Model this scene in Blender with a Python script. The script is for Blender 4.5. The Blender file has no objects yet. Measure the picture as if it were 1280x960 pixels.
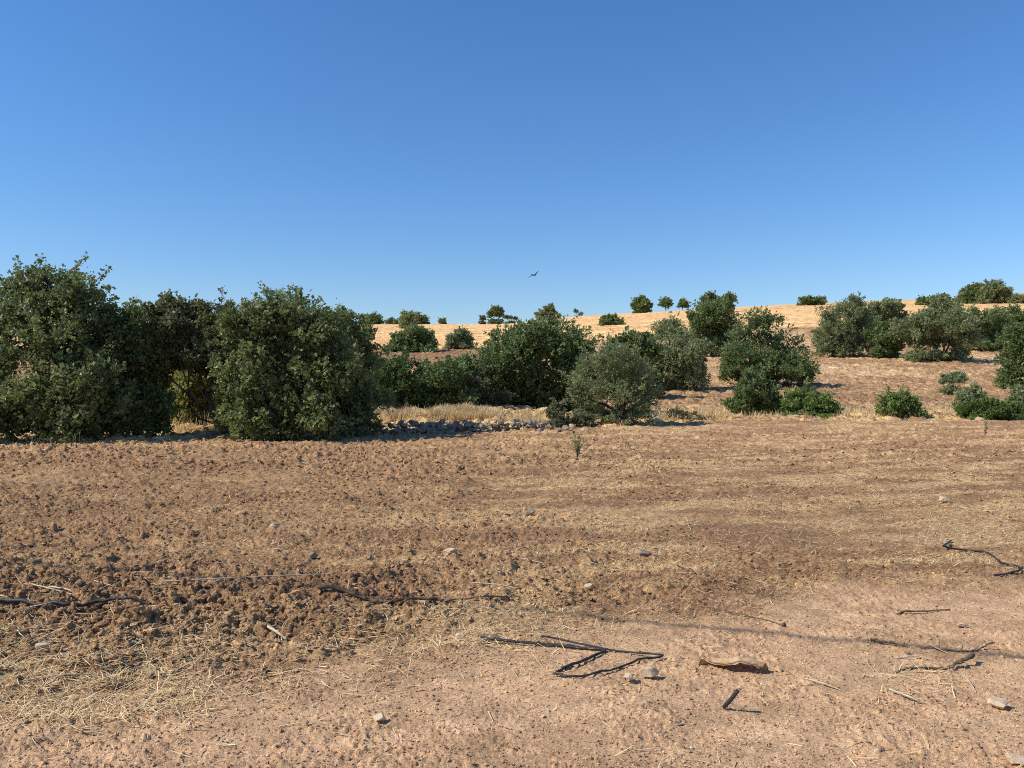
import bpy, math, random
import numpy as np
R = math.radians
rng = np.random.default_rng(7)
sc = bpy.context.scene
COL = sc.collection
F = 1000.0          # focal length in pixels of the 1280 x 960 photograph
EYE = 1.6
SUN_EL, SUN_AZ = 43.0, 194.0    # azimuth of the sun, degrees counter-clockwise from +x (left and a little behind the camera)

# ------------------------------------------------------------------ tagging
def tag(o, label=None, cat=None, group=None, kind=None):
    if label: o['label'] = label
    if cat: o['category'] = cat
    if group: o['group'] = group
    if kind: o['kind'] = kind
    return o
def empty(name, loc):
    o = bpy.data.objects.new(name, None); COL.objects.link(o); o.location = loc
    o.empty_display_size = 0.3
    return o
def mesh_obj(name, V, faces, mat, parent=None, loc=(0, 0, 0), smooth=False, attrs=None):
    """V (n,3) world coordinates; faces an int array (m,k) or a list of such arrays."""
    if not isinstance(faces, list): faces = [faces]
    V = np.asarray(V, np.float32) - np.asarray(loc, np.float32)
    me = bpy.data.meshes.new(name)
    me.vertices.add(len(V)); me.vertices.foreach_set('co', V.ravel())
    idx = np.concatenate([f.ravel() for f in faces]).astype(np.int32)
    tot = np.concatenate([np.full(len(f), f.shape[1], np.int32) for f in faces])
    st = np.concatenate([[0], np.cumsum(tot)[:-1]]).astype(np.int32)
    me.loops.add(len(idx)); me.loops.foreach_set('vertex_index', idx)
    me.polygons.add(len(tot)); me.polygons.foreach_set('loop_start', st)
    try: me.polygons.foreach_set('loop_total', tot)
    except Exception: pass
    me.polygons.foreach_set('use_smooth', np.full(len(tot), smooth))
    if attrs:
        for k, a in attrs.items():
            a = np.asarray(a, np.float32)
            if a.ndim == 1:
                at = me.attributes.new(k, 'FLOAT', 'POINT'); at.data.foreach_set('value', a)
            else:
                at = me.attributes.new(k, 'FLOAT_COLOR', 'POINT')
                at.data.foreach_set('color', np.concatenate([a, np.ones((len(a), 1), np.float32)], 1).ravel())
    me.update(calc_edges=True)
    me.materials.append(mat)
    o = bpy.data.objects.new(name, me); COL.objects.link(o)
    if parent: o.parent = parent
    else: o.location = loc
    return o

# ------------------------------------------------------------------ noise
def h2(ix, iy, s):
    ix = ix.astype(np.int64).astype(np.uint64); iy = iy.astype(np.int64).astype(np.uint64)
    h = (ix * np.uint64(0x9E3779B1) + iy * np.uint64(0x85EBCA77) + np.uint64(s * 7919 + 13)) & np.uint64(0xFFFFFFFF)
    h ^= h >> np.uint64(15); h = (h * np.uint64(0x2C1B3C6D)) & np.uint64(0xFFFFFFFF)
    h ^= h >> np.uint64(12); h = (h * np.uint64(0x297A2D39)) & np.uint64(0xFFFFFFFF)
    h ^= h >> np.uint64(15)
    return h.astype(np.float64) / 4294967296.0
def vn(x, y, s=0):
    ix = np.floor(x); iy = np.floor(y); fx = x - ix; fy = y - iy
    fx = fx * fx * fx * (fx * (fx * 6 - 15) + 10); fy = fy * fy * fy * (fy * (fy * 6 - 15) + 10)
    a = h2(ix, iy, s); b = h2(ix + 1, iy, s); c = h2(ix, iy + 1, s); d = h2(ix + 1, iy + 1, s)
    return (a + (b - a) * fx) * (1 - fy) + (c + (d - c) * fx) * fy
def fbm(x, y, s=0, o=4):
    r = 0; a = .5; n = 0
    for k in range(o):
        r = r + a * vn(x, y, s + 17 * k); n += a; x = x * 2.03 + 5.1; y = y * 2.03 - 3.7; a *= .5
    return r / n
def domes(x, y, cell, s, fill=.7):
    """lumpy clods: the highest of the random domes of the neighbouring cells, in cells"""
    x = x / cell; y = y / cell
    x = x + .55 * (vn(x * 2.1, y * 2.1, s + 1) - .5); y = y + .55 * (vn(x * 2.1 + 9, y * 2.1, s + 2) - .5)
    ix = np.floor(x); iy = np.floor(y); best = np.zeros_like(x)
    for dx in (-1, 0, 1):
        for dy in (-1, 0, 1):
            cx = ix + dx; cy = iy + dy
            r = .25 + .55 * h2(cx, cy, s + 3) ** 1.6
            on = h2(cx, cy, s + 6) < fill
            d = ((x - cx - h2(cx, cy, s + 4)) ** 2 + (y - cy - h2(cx, cy, s + 5)) ** 2) / (r * r)
            best = np.maximum(best, np.where(on, np.sqrt(np.maximum(0, 1 - d)) * r, 0))
    return best
def billow(x, y, s=0, o=4):
    """sharp-crested broken lumps"""
    r = 0; a = .5
    for k in range(o):
        r = r + a * (1 - np.abs(2 * vn(x, y, s + 17 * k) - 1)) ** 1.5; x, y = x * 1.7 + y * 1.1 + 3.3, y * 1.7 - x * 1.1 - 1.7; a *= .52
    return r
def sstep(a, b, x):
    t = np.clip((x - a) / (b - a), 0, 1); return t * t * (3 - 2 * t)

# ------------------------------------------------------------------ lie of the land
DK = [1, 20, 25.5, 27.5, 31, 36, 45, 60, 80, 100, 130, 170, 220, 300, 360, 480, 800, 4000]
PK = [-900, 300, 470, 660, 700, 820, 1000, 1150, 1280, 2200]
ZL = [0, 0, 0, .42, .55, .7, 1.1, 2.0, 4.0, 6.0, 8.9, 13.0, 17.4, 24.0, 25.0, 18, 0, -6]
def rowz(rows): return [1.6 - (Y - 480) * d / F for Y, d in zip(rows, DK[4:14])]
ZT = {}
for p in (-900, 300, 470, 660): ZT[p] = ZL
c700 = [0, 0, 0, .08] + rowz([530, 517, 501, 477, 453, 437, 419, 408, 401, 396]) + [31, 22, 0, -6]
c820 = [0, 0, 0, .03] + rowz([529, 517, 501, 479, 453, 435, 415, 402.5, 394, 389.5]) + [34, 25, 0, -6]
c1000 = [0, 0, 0, .0] + rowz([529, 519, 503, 480, 448, 429, 412, 399, 388, 381.5]) + [38, 28, 0, -6]
c1150 = [0, 0, 0, .0] + rowz([529, 520, 503, 480, 447, 427, 409, 396, 385, 377.5]) + [40, 30, 0, -6]
c1280 = [0, 0, 0, .0] + rowz([529, 520, 503, 480, 446, 426, 408, 394, 383, 376]) + [42, 32, 0, -6]
ZT.update({700: c700, 820: c820, 1000: c1000, 1150: c1150, 1280: c1280, 2200: c1280})
LG = np.linspace(0, math.log(4000), 500); PG = np.linspace(-900, 2200, 125)
_t = np.array([[np.interp(np.exp(LG), DK, ZT[p])] for p in PK])[:, 0, :]
TAB = np.stack([np.interp(PG, PK, _t[:, i]) for i in range(len(LG))], 1)
for _ in range(3):
    TAB[1:-1] = (TAB[:-2] + 2 * TAB[1:-1] + TAB[2:]) / 4
    TAB[:, 1:-1] = (TAB[:, :-2] + 2 * TAB[:, 1:-1] + TAB[:, 2:]) / 4
def macro(x, y):
    x = np.asarray(x, float); y = np.asarray(y, float)
    d = np.clip(y, 1.001, 3999); p = np.clip(640 + F * x / d, -899, 2199)
    u = np.log(d) / LG[1]; v = (p + 900) / (PG[1] - PG[0])
    i = np.floor(u).astype(int).clip(0, len(LG) - 2); j = np.floor(v).astype(int).clip(0, len(PG) - 2)
    u = u - i; v = v - j
    z = (TAB[j, i] * (1 - u) + TAB[j, i + 1] * u) * (1 - v) + (TAB[j + 1, i] * (1 - u) + TAB[j + 1, i + 1] * u) * v
    z = z + (fbm(x * .3, y * .3, 3, 3) - .5) * .16 * sstep(5, 12, y) + (fbm(x * .05, y * .05, 4, 3) - .5) * .5 * sstep(40, 90, y)
    return z
def edge(x):        # far edge of the tilled field, metres from the camera
    return np.interp(x, [-20, -13, -4, 1.2, 8, 22], [20.0, 20.8, 24.2, 26.6, 32, 33]) 
def track_mask(x, y):
    b = np.interp(x, [-8, -2.6, -1.2, -.2, 1.2, 4.1, 12], [1.8, 3.6, 4.25, 4.75, 5.3, 6.5, 9.5])
    b = b + (fbm(x * .7, y * .7, 21, 3) - .5) * 1.5 + (fbm(x * 3, y * 3, 22, 3) - .5) * .6
    return 1 - sstep(-.45, .75, y - b)
def rough_mask(x, y):   # the freshly turned, cloddy ground at the left
    return np.exp(-(((x + 3.2) / 2.9) ** 2) ** 1.4 - ((y - 5.9 - .12 * (x + 3)) / 1.15) ** 4) * sstep(.25, .6, fbm(x * .8, y * .8, 31, 3) + .12)
def detail(x, y):
    tr = track_mask(x, y); rg = rough_mask(x, y)
    far = sstep(9, 20, y)
    leftness = sstep(6, -6, x - (y - 6) * .12)
    fld = (1 - tr)
    a = fld * (.34 + .42 * leftness + .22 * far) * (.4 + 1.2 * fbm(x * .45, y * .6, 41, 3)) + rg * .6
    a = np.clip(a, 0, 1.6)
    z = a * (domes(x, y, .15, 50, .16) * .075 + domes(x, y, .062, 60, .5) * .048 + domes(x, y, .032, 70) * .030 + domes(x, y, .017, 75) * .014 * (1 - far) + billow(x * 3.4, y * 4.4, 55, 6) * .075)
    z = z + rg * (domes(x, y, .22, 80, .10) * .09 + domes(x, y, .05, 82, .4) * .03 + billow(x * 1.3, y * 2.6, 81, 6) * .11)
    z = z - a * .055 - rg * .085
    z = z + a * far * (domes(x, y, .30, 85, .2) * .05 + domes(x, y, .11, 87, .6) * .085)
    z = z + fld * (fbm(x * 1.2, y * 1.2, 43, 3) - .5) * .09
    fur = y - .16 * x + .9 * (fbm(x * .25, y * .25, 44, 2) - .5)
    z = z + fld * (.35 + .65 * far) * .030 * np.sin(fur * 2 * math.pi / .78) * sstep(.35, .65, fbm(x * .35, y * .5, 45, 2) + .1)
    z = z + tr * ((fbm(x * 2.2, y * 2.2, 46, 4) - .5) * .035 + sstep(.35, .65, fbm(x * 1.6, y * 1.6, 94, 3)) * (domes(x, y, .05, 90, .3) * .016 + domes(x, y, .024, 92, .45) * .016) + domes(x, y, .02, 96, .3) * .008 + billow(x * 5, y * 5, 93, 5) * .007
                  + (fbm(x * 1.2 + y * 3.2, y * 9.5 - x * 3.2, 47, 2) - .5) * .012)
    return z
def gz(x, y):
    x = np.asarray(x, float); y = np.asarray(y, float)
    e = edge(x)
    near = 1 - sstep(-.6, .8, y - e)
    z = macro(x, y)
    hill = 1 - near
    return z + near * detail(x, y) + hill * sstep(400, 90, y) * (domes(x, y, .50, 101, .6) * .22 + domes(x, y, .24, 103, .7) * .11 - .07)
def ground_point(px, Y):      # where the line of sight through a pixel meets the flat foreground
    d = F * EYE / (Y - 480.0); return (px - 640) * d / F, d

# ------------------------------------------------------------------ materials
def new_mat(name):
    m = bpy.data.materials.new(name); m.use_nodes = True
    nt = m.node_tree; nt.nodes.clear()
    out = nt.nodes.new('ShaderNodeOutputMaterial')
    return m, nt, out
def node(nt, t, **k):
    n = nt.nodes.new(t)
    for a, v in k.items(): setattr(n, a, v)
    return n
def ramp(nt, fac, stops):
    n = nt.nodes.new('ShaderNodeValToRGB'); e = n.color_ramp.elements
    while len(e) < len(stops): e.new(.5)
    for q, (p, c) in zip(e, stops):
        q.position = p; q.color = (*c, 1) if len(c) == 3 else c
    nt.links.new(fac, n.inputs[0]); return n.outputs[0]
def noise(nt, vec, scale, detail=4, rough=.55):
    n = node(nt, 'ShaderNodeTexNoise'); n.inputs['Scale'].default_value = scale
    n.inputs['Detail'].default_value = detail; n.inputs['Roughness'].default_value = rough
    nt.links.new(vec, n.inputs['Vector']); return n.outputs['Fac']
def mul(nt, a, b, f=1.0, mode='MULTIPLY'):
    n = node(nt, 'ShaderNodeMix', data_type='RGBA', blend_type=mode)
    n.inputs['Factor'].default_value = f
    nt.links.new(a, n.inputs['A']); nt.links.new(b, n.inputs['B']); return n.outputs['Result']
def soil_mat(name, s1, s2, s3, bump=.5, dist=.02, grit=((60, .70, 1.28), (170, .6, 1.35)), lo=.50, hi=1.42):
    """ground: colour attribute (what covers the soil where) times fine procedural variation"""
    m, nt, out = new_mat(name)
    at = node(nt, 'ShaderNodeAttribute', attribute_name='soil'); geo = node(nt, 'ShaderNodeNewGeometry')
    P = geo.outputs['Position']
    c = at.outputs['Color']
    n1 = noise(nt, P, s1, 5, .62); n2 = noise(nt, P, s2, 5, .65); n3 = noise(nt, P, s3, 3, .6)
    c = mul(nt, c, ramp(nt, n1, [(.3, (.74, .73, .71)), (.7, (1.22, 1.21, 1.2))]))
    c = mul(nt, c, ramp(nt, n2, [(.30, (lo, lo * .96, lo * .90)), (.48, (.98, .98, .98)), (.68, (hi, hi * .99, hi * .96))]))
    for vs, g0, g1 in grit:
        v = node(nt, 'ShaderNodeTexVoronoi'); v.inputs['Scale'].default_value = vs; nt.links.new(P, v.inputs['Vector'])
        sp = node(nt, 'ShaderNodeSeparateColor'); nt.links.new(v.outputs['Color'], sp.inputs[0])
        c = mul(nt, c, ramp(nt, sp.outputs[0], [(.0, (g0,) * 3), (.16, (.93,) * 3), (.80, (1.05,) * 3), (1, (g1, g1 * .99, g1 * .97))]))
    b = node(nt, 'ShaderNodeBsdfPrincipled'); b.inputs['Roughness'].default_value = 1
    b.inputs['Specular IOR Level'].default_value = .08
    nt.links.new(c, b.inputs['Base Color'])
    bp = node(nt, 'ShaderNodeBump'); bp.inputs['Strength'].default_value = bump; bp.inputs['Distance'].default_value = dist
    ad = node(nt, 'ShaderNodeMath', operation='ADD'); nt.links.new(n2, ad.inputs[0]); nt.links.new(n3, ad.inputs[1])
    nt.links.new(ad.outputs[0], bp.inputs['Height']); nt.links.new(bp.outputs[0], b.inputs['Normal'])
    nt.links.new(b.outputs[0], out.inputs[0]); return m
def leaf_mat(name, dark, mid, light, dry=(.21, .155, .095), rough=.5, transl=.42, spec=.3):
    m, nt, out = new_mat(name)
    at = node(nt, 'ShaderNodeAttribute', attribute_name='tint')
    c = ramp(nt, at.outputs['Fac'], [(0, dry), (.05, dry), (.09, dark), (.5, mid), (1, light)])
    b = node(nt, 'ShaderNodeBsdfPrincipled'); b.inputs['Roughness'].default_value = rough
    b.inputs['Specular IOR Level'].default_value = spec
    nt.links.new(c, b.inputs['Base Color'])
    t = node(nt, 'ShaderNodeBsdfTranslucent'); nt.links.new(c, t.inputs['Color'])
    mx = node(nt, 'ShaderNodeMixShader'); mx.inputs[0].default_value = transl
    nt.links.new(b.outputs[0], mx.inputs[1]); nt.links.new(t.outputs[0], mx.inputs[2])
    nt.links.new(mx.outputs[0], out.inputs[0]); return m
def plain_mat(name, c1, c2, scale=20, rough=.9, spec=.2, bump=.4, dist=.01):
    m, nt, out = new_mat(name)
    geo = node(nt, 'ShaderNodeNewGeometry')
    n = noise(nt, geo.outputs['Position'], scale, 5, .6)
    b = node(nt, 'ShaderNodeBsdfPrincipled'); b.inputs['Roughness'].default_value = rough
    b.inputs['Specular IOR Level'].default_value = spec
    nt.links.new(ramp(nt, n, [(.3, c1), (.7, c2)]), b.inputs['Base Color'])
    bp = node(nt, 'ShaderNodeBump'); bp.inputs['Strength'].default_value = bump; bp.inputs['Distance'].default_value = dist
    nt.links.new(n, bp.inputs['Height']); nt.links.new(bp.outputs[0], b.inputs['Normal'])
    nt.links.new(b.outputs[0], out.inputs[0]); return m
M = {}
M['soil'] = soil_mat('tilled soil', 8, 42, 150, .9, .014)
M['track'] = soil_mat('bare dirt', 5, 95, 240, .9, .005, ((110, .62, 1.24), (260, .5, 1.45)), .74, 1.2)
M['hill'] = soil_mat('hillside soil', .5, 2.6, 7, .8, .18, ((3, .7, 1.25), (9, .75, 1.2)))
M['wheat'] = soil_mat('cut wheat', .18, .8, 2.2, .5, .25, ((.5, .86, 1.1), (1.6, .85, 1.1)))
M['carob'] = leaf_mat('carob leaves', (.105, .138, .046), (.190, .236, .080), (.31, .35, .14), rough=.42, spec=.4)
M['carob_dry'] = leaf_mat('carob leaves with pods', (.105, .118, .050), (.18, .195, .080), (.28, .29, .14), dry=(.17, .11, .075), rough=.5)
M['olive'] = leaf_mat('olive leaves', (.165, .200, .082), (.27, .315, .138), (.38, .42, .22), rough=.5)
M['lentisk'] = leaf_mat('glossy shrub leaves', (.098, .146, .044), (.180, .245, .080), (.27, .34, .13), rough=.45, spec=.4)
M['bright'] = leaf_mat('bright green leaves', (.12, .185, .040), (.205, .29, .075), (.31, .40, .13), rough=.5)
M['mound'] = leaf_mat('deep green leaves', (.075, .125, .026), (.135, .205, .045), (.21, .29, .08), rough=.5)
M['yellow'] = leaf_mat('yellow green leaves', (.22, .24, .06), (.34, .36, .11), (.46, .47, .17), rough=.6)
M['scrub'] = leaf_mat('greyish scrub', (.115, .130, .060), (.19, .205, .10), (.26, .27, .14), dry=(.2, .15, .09), rough=.8)
M['grass'] = leaf_mat('dry grass blades', (.50, .36, .17), (.74, .57, .31), (.88, .74, .46), dry=(.26, .17, .08), rough=.8, transl=.3)
M['straw'] = leaf_mat('dry straw', (.50, .35, .16), (.72, .53, .27), (.88, .70, .42), dry=(.24, .15, .08), rough=.7, transl=.1)
M['bark'] = plain_mat('grey brown bark', (.07, .055, .042), (.17, .14, .11), 14, .95, .1, .8, .03)
M['stone'] = plain_mat('pale limestone', (.44, .32, .20), (.66, .51, .35), 22, .95, .15, .6, .012)
M['wallstone'] = plain_mat('grey field stone', (.15, .127, .10), (.36, .31, .24), 12, .95, .15, .7, .03)
M['pipe'] = plain_mat('dusty black polythene', (.018, .019, .022), (.055, .052, .05), 30, .6, .3, .25, .004)
M['twig'] = plain_mat('dark weathered twig', (.075, .054, .038), (.20, .148, .10), 60, .95, .1, .7, .006)
M['paletwig'] = plain_mat('bleached stalk', (.42, .33, .22), (.64, .54, .39), 60, .9, .1, .4, .004)
M['barkstrip'] = plain_mat('orange brown bark', (.36, .20, .09), (.64, .47, .29), 22, .9, .1, .8, .012)
M['feather'] = plain_mat('dark plumage', (.08, .085, .10), (.16, .165, .18), 40, .7, .2, .2)
M['limewash'] = plain_mat('white limewash', (.70, .68, .64), (.80, .78, .74), 3, .9, .2, .2)
M['shade'] = plain_mat('window glass dark', (.03, .035, .04), (.05, .055, .06), 3, .15, .5, .0)
M['pole'] = plain_mat('weathered pole wood', (.16, .12, .09), (.30, .25, .20), 8, .9, .1, .5)

# ------------------------------------------------------------------ ground: one continuous sheet, split by what covers it
rows = np.concatenate([np.arange(1.6, 8, .0135), np.arange(8, 14, .024), np.arange(14, 24, .045), np.arange(24, 36, .07),
                       np.arange(36, 60, .2), np.arange(60, 115, .32), np.arange(115, 330, 1.3), np.geomspace(330, 4000, 40)])
pxs = np.concatenate([np.linspace(-900, -150, 90)[:-1], np.linspace(-150, 1430, 960), np.linspace(1430, 2200, 90)[1:]])
PX, DD = np.meshgrid(pxs, rows)
GX = (PX - 640) * DD / F; GY = DD.copy()
nr, nc = GX.shape
gx, gy = GX.ravel(), GY.ravel()
gzv = np.concatenate([gz(gx[i:i + 200000], gy[i:i + 200000]) for i in range(0, len(gx), 200000)])
def ground_colour(x, y):
    tr = track_mask(x, y)[:, None]; e = edge(x); rg = rough_mask(x, y)[:, None]
    soil = np.array([.370, .222, .116]); dust = np.array([.58, .372, .215]); tan = np.array([.50, .325, .165]); dk = np.array([.235, .135, .074])
    a = fbm(x * .35, y * .9, 201, 4)[:, None]; b = fbm(x * 2.2, y * 3.6, 202, 4)[:, None]; c = fbm(x * .9, y * .9, 203, 3)[:, None]
    fld = soil + (tan - soil) * sstep(.42, .72, .55 * a + .45 * b) * .85
    fld = fld + (dk - fld) * sstep(.55, .78, c) * .35
    fu = y - .16 * x + .9 * (fbm(x * .25, y * .25, 44, 2) - .5)
    st = fbm(x * .8, fu * 3.0, 207, 5)[:, None]; rt = sstep(-4, 1.5, x - (y - 8) * .05)[:, None]
    fld = fld + (np.array([.57, .385, .205]) - fld) * sstep(.50, .66, st) * (.14 + .58 * rt)
    fld = fld + (np.array([.285, .168, .095]) - fld) * sstep(.50, .34, st) * (.25 + .42 * rt)
    fld = fld + (dk - fld) * rg * .35
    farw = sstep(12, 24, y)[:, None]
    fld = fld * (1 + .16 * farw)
    t = dust * (.86 + .28 * b) + (soil - dust) * sstep(.48, .75, a) * .5
    streak = sstep(.60, .74, fbm(x * .8 + y * .25, y * 4.2 - x * 1.3, 205, 3))[:, None]
    t = t + (np.array([.64, .425, .25]) - t) * streak * .6
    near = fld * (1 - tr) + t * tr
    # hillside
    px = 640 + F * x / np.maximum(y, 1)
    bare = np.array([.42, .255, .132]); pale = np.array([.65, .43, .235]); dry = np.array([.56, .38, .17])
    h = bare + (pale - bare) * sstep(.36, .66, .45 * fbm(x * .10, y * .10, 211, 3) + .55 * fbm(x * .9, y * .55, 212, 4))[:, None]
    strip = np.exp(-((y - e - 4.0) / 3.5) ** 2)[:, None]
    h = h + (dry - h) * strip * .7
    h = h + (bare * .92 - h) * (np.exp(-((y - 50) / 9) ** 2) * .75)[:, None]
    redd = (sstep(700, 560, px) * sstep(55, 75, y))[:, None]
    h = h + (np.array([.30, .165, .085]) - h) * redd * .75
    wh = np.array([.80, .49, .225]) * (.80 + .40 * fbm(x * .012 + y * .01, y * .22 - x * .02, 213, 4)[:, None])
    wh = wh + (np.array([.84, .57, .29]) - wh) * sstep(.5, .7, fbm(x * .012, y * .05, 214, 3))[:, None] * .6
    wb = wheat_edge(px) + (fbm(x * .08, y * .08, 215, 3) - .5) * 14
    w = sstep(-2, 3, y - wb)[:, None]
    h = h * (1 - w) + wh * w
    n = (1 - sstep(-.4, .6, y - e))[:, None]
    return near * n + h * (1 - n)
def wheat_edge(px): return np.interp(px, [300, 520, 600, 740, 1000, 1280], [98, 100, 100, 118, 138, 150])
gcol = np.concatenate([ground_colour(gx[i:i + 200000], gy[i:i + 200000]) for i in range(0, len(gx), 200000)])
q = np.arange(nr * nc).reshape(nr, nc)
quads = np.stack([q[:-1, :-1], q[:-1, 1:], q[1:, 1:], q[1:, :-1]], -1).reshape(-1, 4)
fx = gx[quads].mean(1); fy = gy[quads].mean(1); fpx = 640 + F * fx / fy
tmask = track_mask(fx, fy)
zone = np.where(fy > wheat_edge(fpx), 3, np.where(fy > edge(fx), 2, np.where(tmask > .5, 1, 0)))
GV = np.stack([gx, gy, gzv], 1)
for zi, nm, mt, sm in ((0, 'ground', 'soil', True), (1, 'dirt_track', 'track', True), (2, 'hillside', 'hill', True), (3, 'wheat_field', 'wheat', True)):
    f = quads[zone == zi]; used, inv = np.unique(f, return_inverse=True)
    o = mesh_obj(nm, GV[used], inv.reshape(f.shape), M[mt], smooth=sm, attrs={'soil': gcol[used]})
    tag(o, kind='structure')
    o['label'] = {0: 'brown tilled field with clods and straw', 1: 'bare pale dirt track along the field', 2: 'sloping brown stubble hillside dotted with trees', 3: 'golden cut wheat field up to the ridge'}[zi]
    o['category'] = 'ground'
# land around and behind, below the sheet
r_ = np.array([[-6000, -6000, -7], [6000, -6000, -7], [6000, 6000, -7], [-6000, 6000, -7]], float)
r2 = np.array([[-25, -40, -.12], [25, -40, -.12], [25, 12, -.12], [-25, 12, -.12]], float)
o = mesh_obj('terrain', np.concatenate([r_, r2]), np.array([[0, 1, 2, 3], [4, 5, 6, 7]]), M['track'], attrs={'soil': np.tile([.38, .26, .15], (8, 1))})
tag(o, 'flat brown land all round the field', 'ground', kind='structure')

# ------------------------------------------------------------------ lumps (stones, clods)
def ico(sub):
    import bmesh
    bm = bmesh.new(); bmesh.ops.create_icosphere(bm, subdivisions=sub, radius=1)
    V = np.array([v.co[:] for v in bm.verts]); Fc = np.array([[v.index for v in f.verts] for f in bm.faces]); bm.free()
    return V, Fc
ICO = {k: ico(k) for k in (1, 2, 3)}
def lump(sub, r, ang=.35):
    V, Fc = ICO[sub]; V = V.copy()
    for _ in range(13):      # chop facets off: angular, not round
        n = r.normal(size=3); n /= np.linalg.norm(n); k = r.uniform(.45, .85)
        d = V @ n; V -= np.maximum(0, d - k)[:, None] * n
    f = r.normal(size=(5, 3)) * 2.2; ph = r.uniform(0, 6, 5)
    V *= (1 + ang * .35 * np.sin(V @ f.T + ph).mean(1))[:, None]
    return V, Fc
def rotmats(n, r, flat=False):
    a = r.uniform(0, 2 * np.pi, n); Rz = np.zeros((n, 3, 3)); c, s = np.cos(a), np.sin(a)
    Rz[:, 0, 0] = c; Rz[:, 0, 1] = -s; Rz[:, 1, 0] = s; Rz[:, 1, 1] = c; Rz[:, 2, 2] = 1
    if flat: return Rz
    b = r.uniform(0, 2 * np.pi, n); Rx = np.zeros((n, 3, 3)); c, s = np.cos(b), np.sin(b)
    Rx[:, 1, 1] = c; Rx[:, 1, 2] = -s; Rx[:, 2, 1] = s; Rx[:, 2, 2] = c; Rx[:, 0, 0] = 1
    return Rz @ Rx
def scatter_lumps(name, P, size, sub, mat, colours=None, seed=1, squash=.75, parent=None):
    r = np.random.default_rng(seed); Vs, Fs, Cs = [], [], []; off = 0
    var = [lump(sub, r) for _ in range(14)]; pick = r.integers(0, 14, len(P)); Rm = rotmats(len(P), r)
    sc3 = size[:, None] * r.uniform(.7, 1.25, (len(P), 3))
    for k in range(14):
        i = np.where(pick == k)[0]
        if not len(i): continue
        V, Fc = var[k]
        W = np.einsum('nij,vj->nvi', Rm[i], V) * sc3[i][:, None, :]; W[..., 2] *= squash
        W += P[i][:, None, :]
        Vs.append(W.reshape(-1, 3)); Fs.append((Fc[None] + (off + np.arange(len(i)) * len(V))[:, None, None]).reshape(-1, 3)); off += len(i) * len(V)
        if colours is not None: Cs.append(np.repeat(colours[i], len(V), 0))
    return mesh_obj(name, np.concatenate(Vs), np.concatenate(Fs), mat, parent, smooth=False,
                    attrs={'soil': np.concatenate(Cs)} if colours is not None else None)
def sample_view(n, d0, d1, r, power=1.0, p0=-150, p1=1430):
    """points on the near ground, denser near the camera as 1 / distance^power"""
    u = r.uniform(0, 1, n)
    if power == 1: d = d0 * (d1 / d0) ** u
    else:
        k = 1 - power; d = (d0 ** k + u * (d1 ** k - d0 ** k)) ** (1 / k)
    px = r.uniform(p0, p1, n); return (px - 640) * d / F, d
r = np.random.default_rng(11)
x, y = sample_view(170000, 3.0, 33, r, 1.2)
tr = track_mask(x, y); rg = rough_mask(x, y)
dens = (1 - tr) * (.22 + .5 * sstep(5, -6, x - (y - 6) * .12) + .18 * sstep(10, 20, y)) * sstep(.3, .6, fbm(x * .5, y * .6, 41, 3) + .05) + rg * .45 + .012 * (1 - tr) + .004
keep = (r.uniform(0, 1, len(x)) < dens) & (y < edge(x) - .2)
x, y = x[keep], y[keep]; rg = rg[keep]
s = (.004 + .024 * r.uniform(0, 1, len(x)) ** 3.6) * (1 + 1.1 * sstep(7, 18, y)) * (1 + .6 * rg) * (1 - .5 * tr[keep])
z = gz(x, y)
cc = ground_colour(x, y) * r.uniform(.9, 1.5, (len(x), 1))
o = scatter_lumps('soil_clods', np.stack([x, y, z + s * .2], 1), s, 1, M['soil'], cc, 12)
tag(o, 'loose brown soil clods strewn over the tilled field', 'soil clods', kind='stuff')
x, y = sample_view(60000, 2.9, 12, r, 1.6)
s = .0022 + .009 * r.uniform(0, 1, len(x)) ** 4.5
z = gz(x, y); pale = r.uniform(0, 1, (len(x), 1)) < .25
cc = np.where(pale, np.array([.60, .43, .28]), ground_colour(x, y)) * r.uniform(.55, 1.35, (len(x), 1))
o = scatter_lumps('gravel', np.stack([x, y, z + s * .3], 1), s, 1, M['track'], cc, 13)
tag(o, 'small gravel and crumbs on the bare dirt', 'gravel', kind='stuff')

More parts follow.
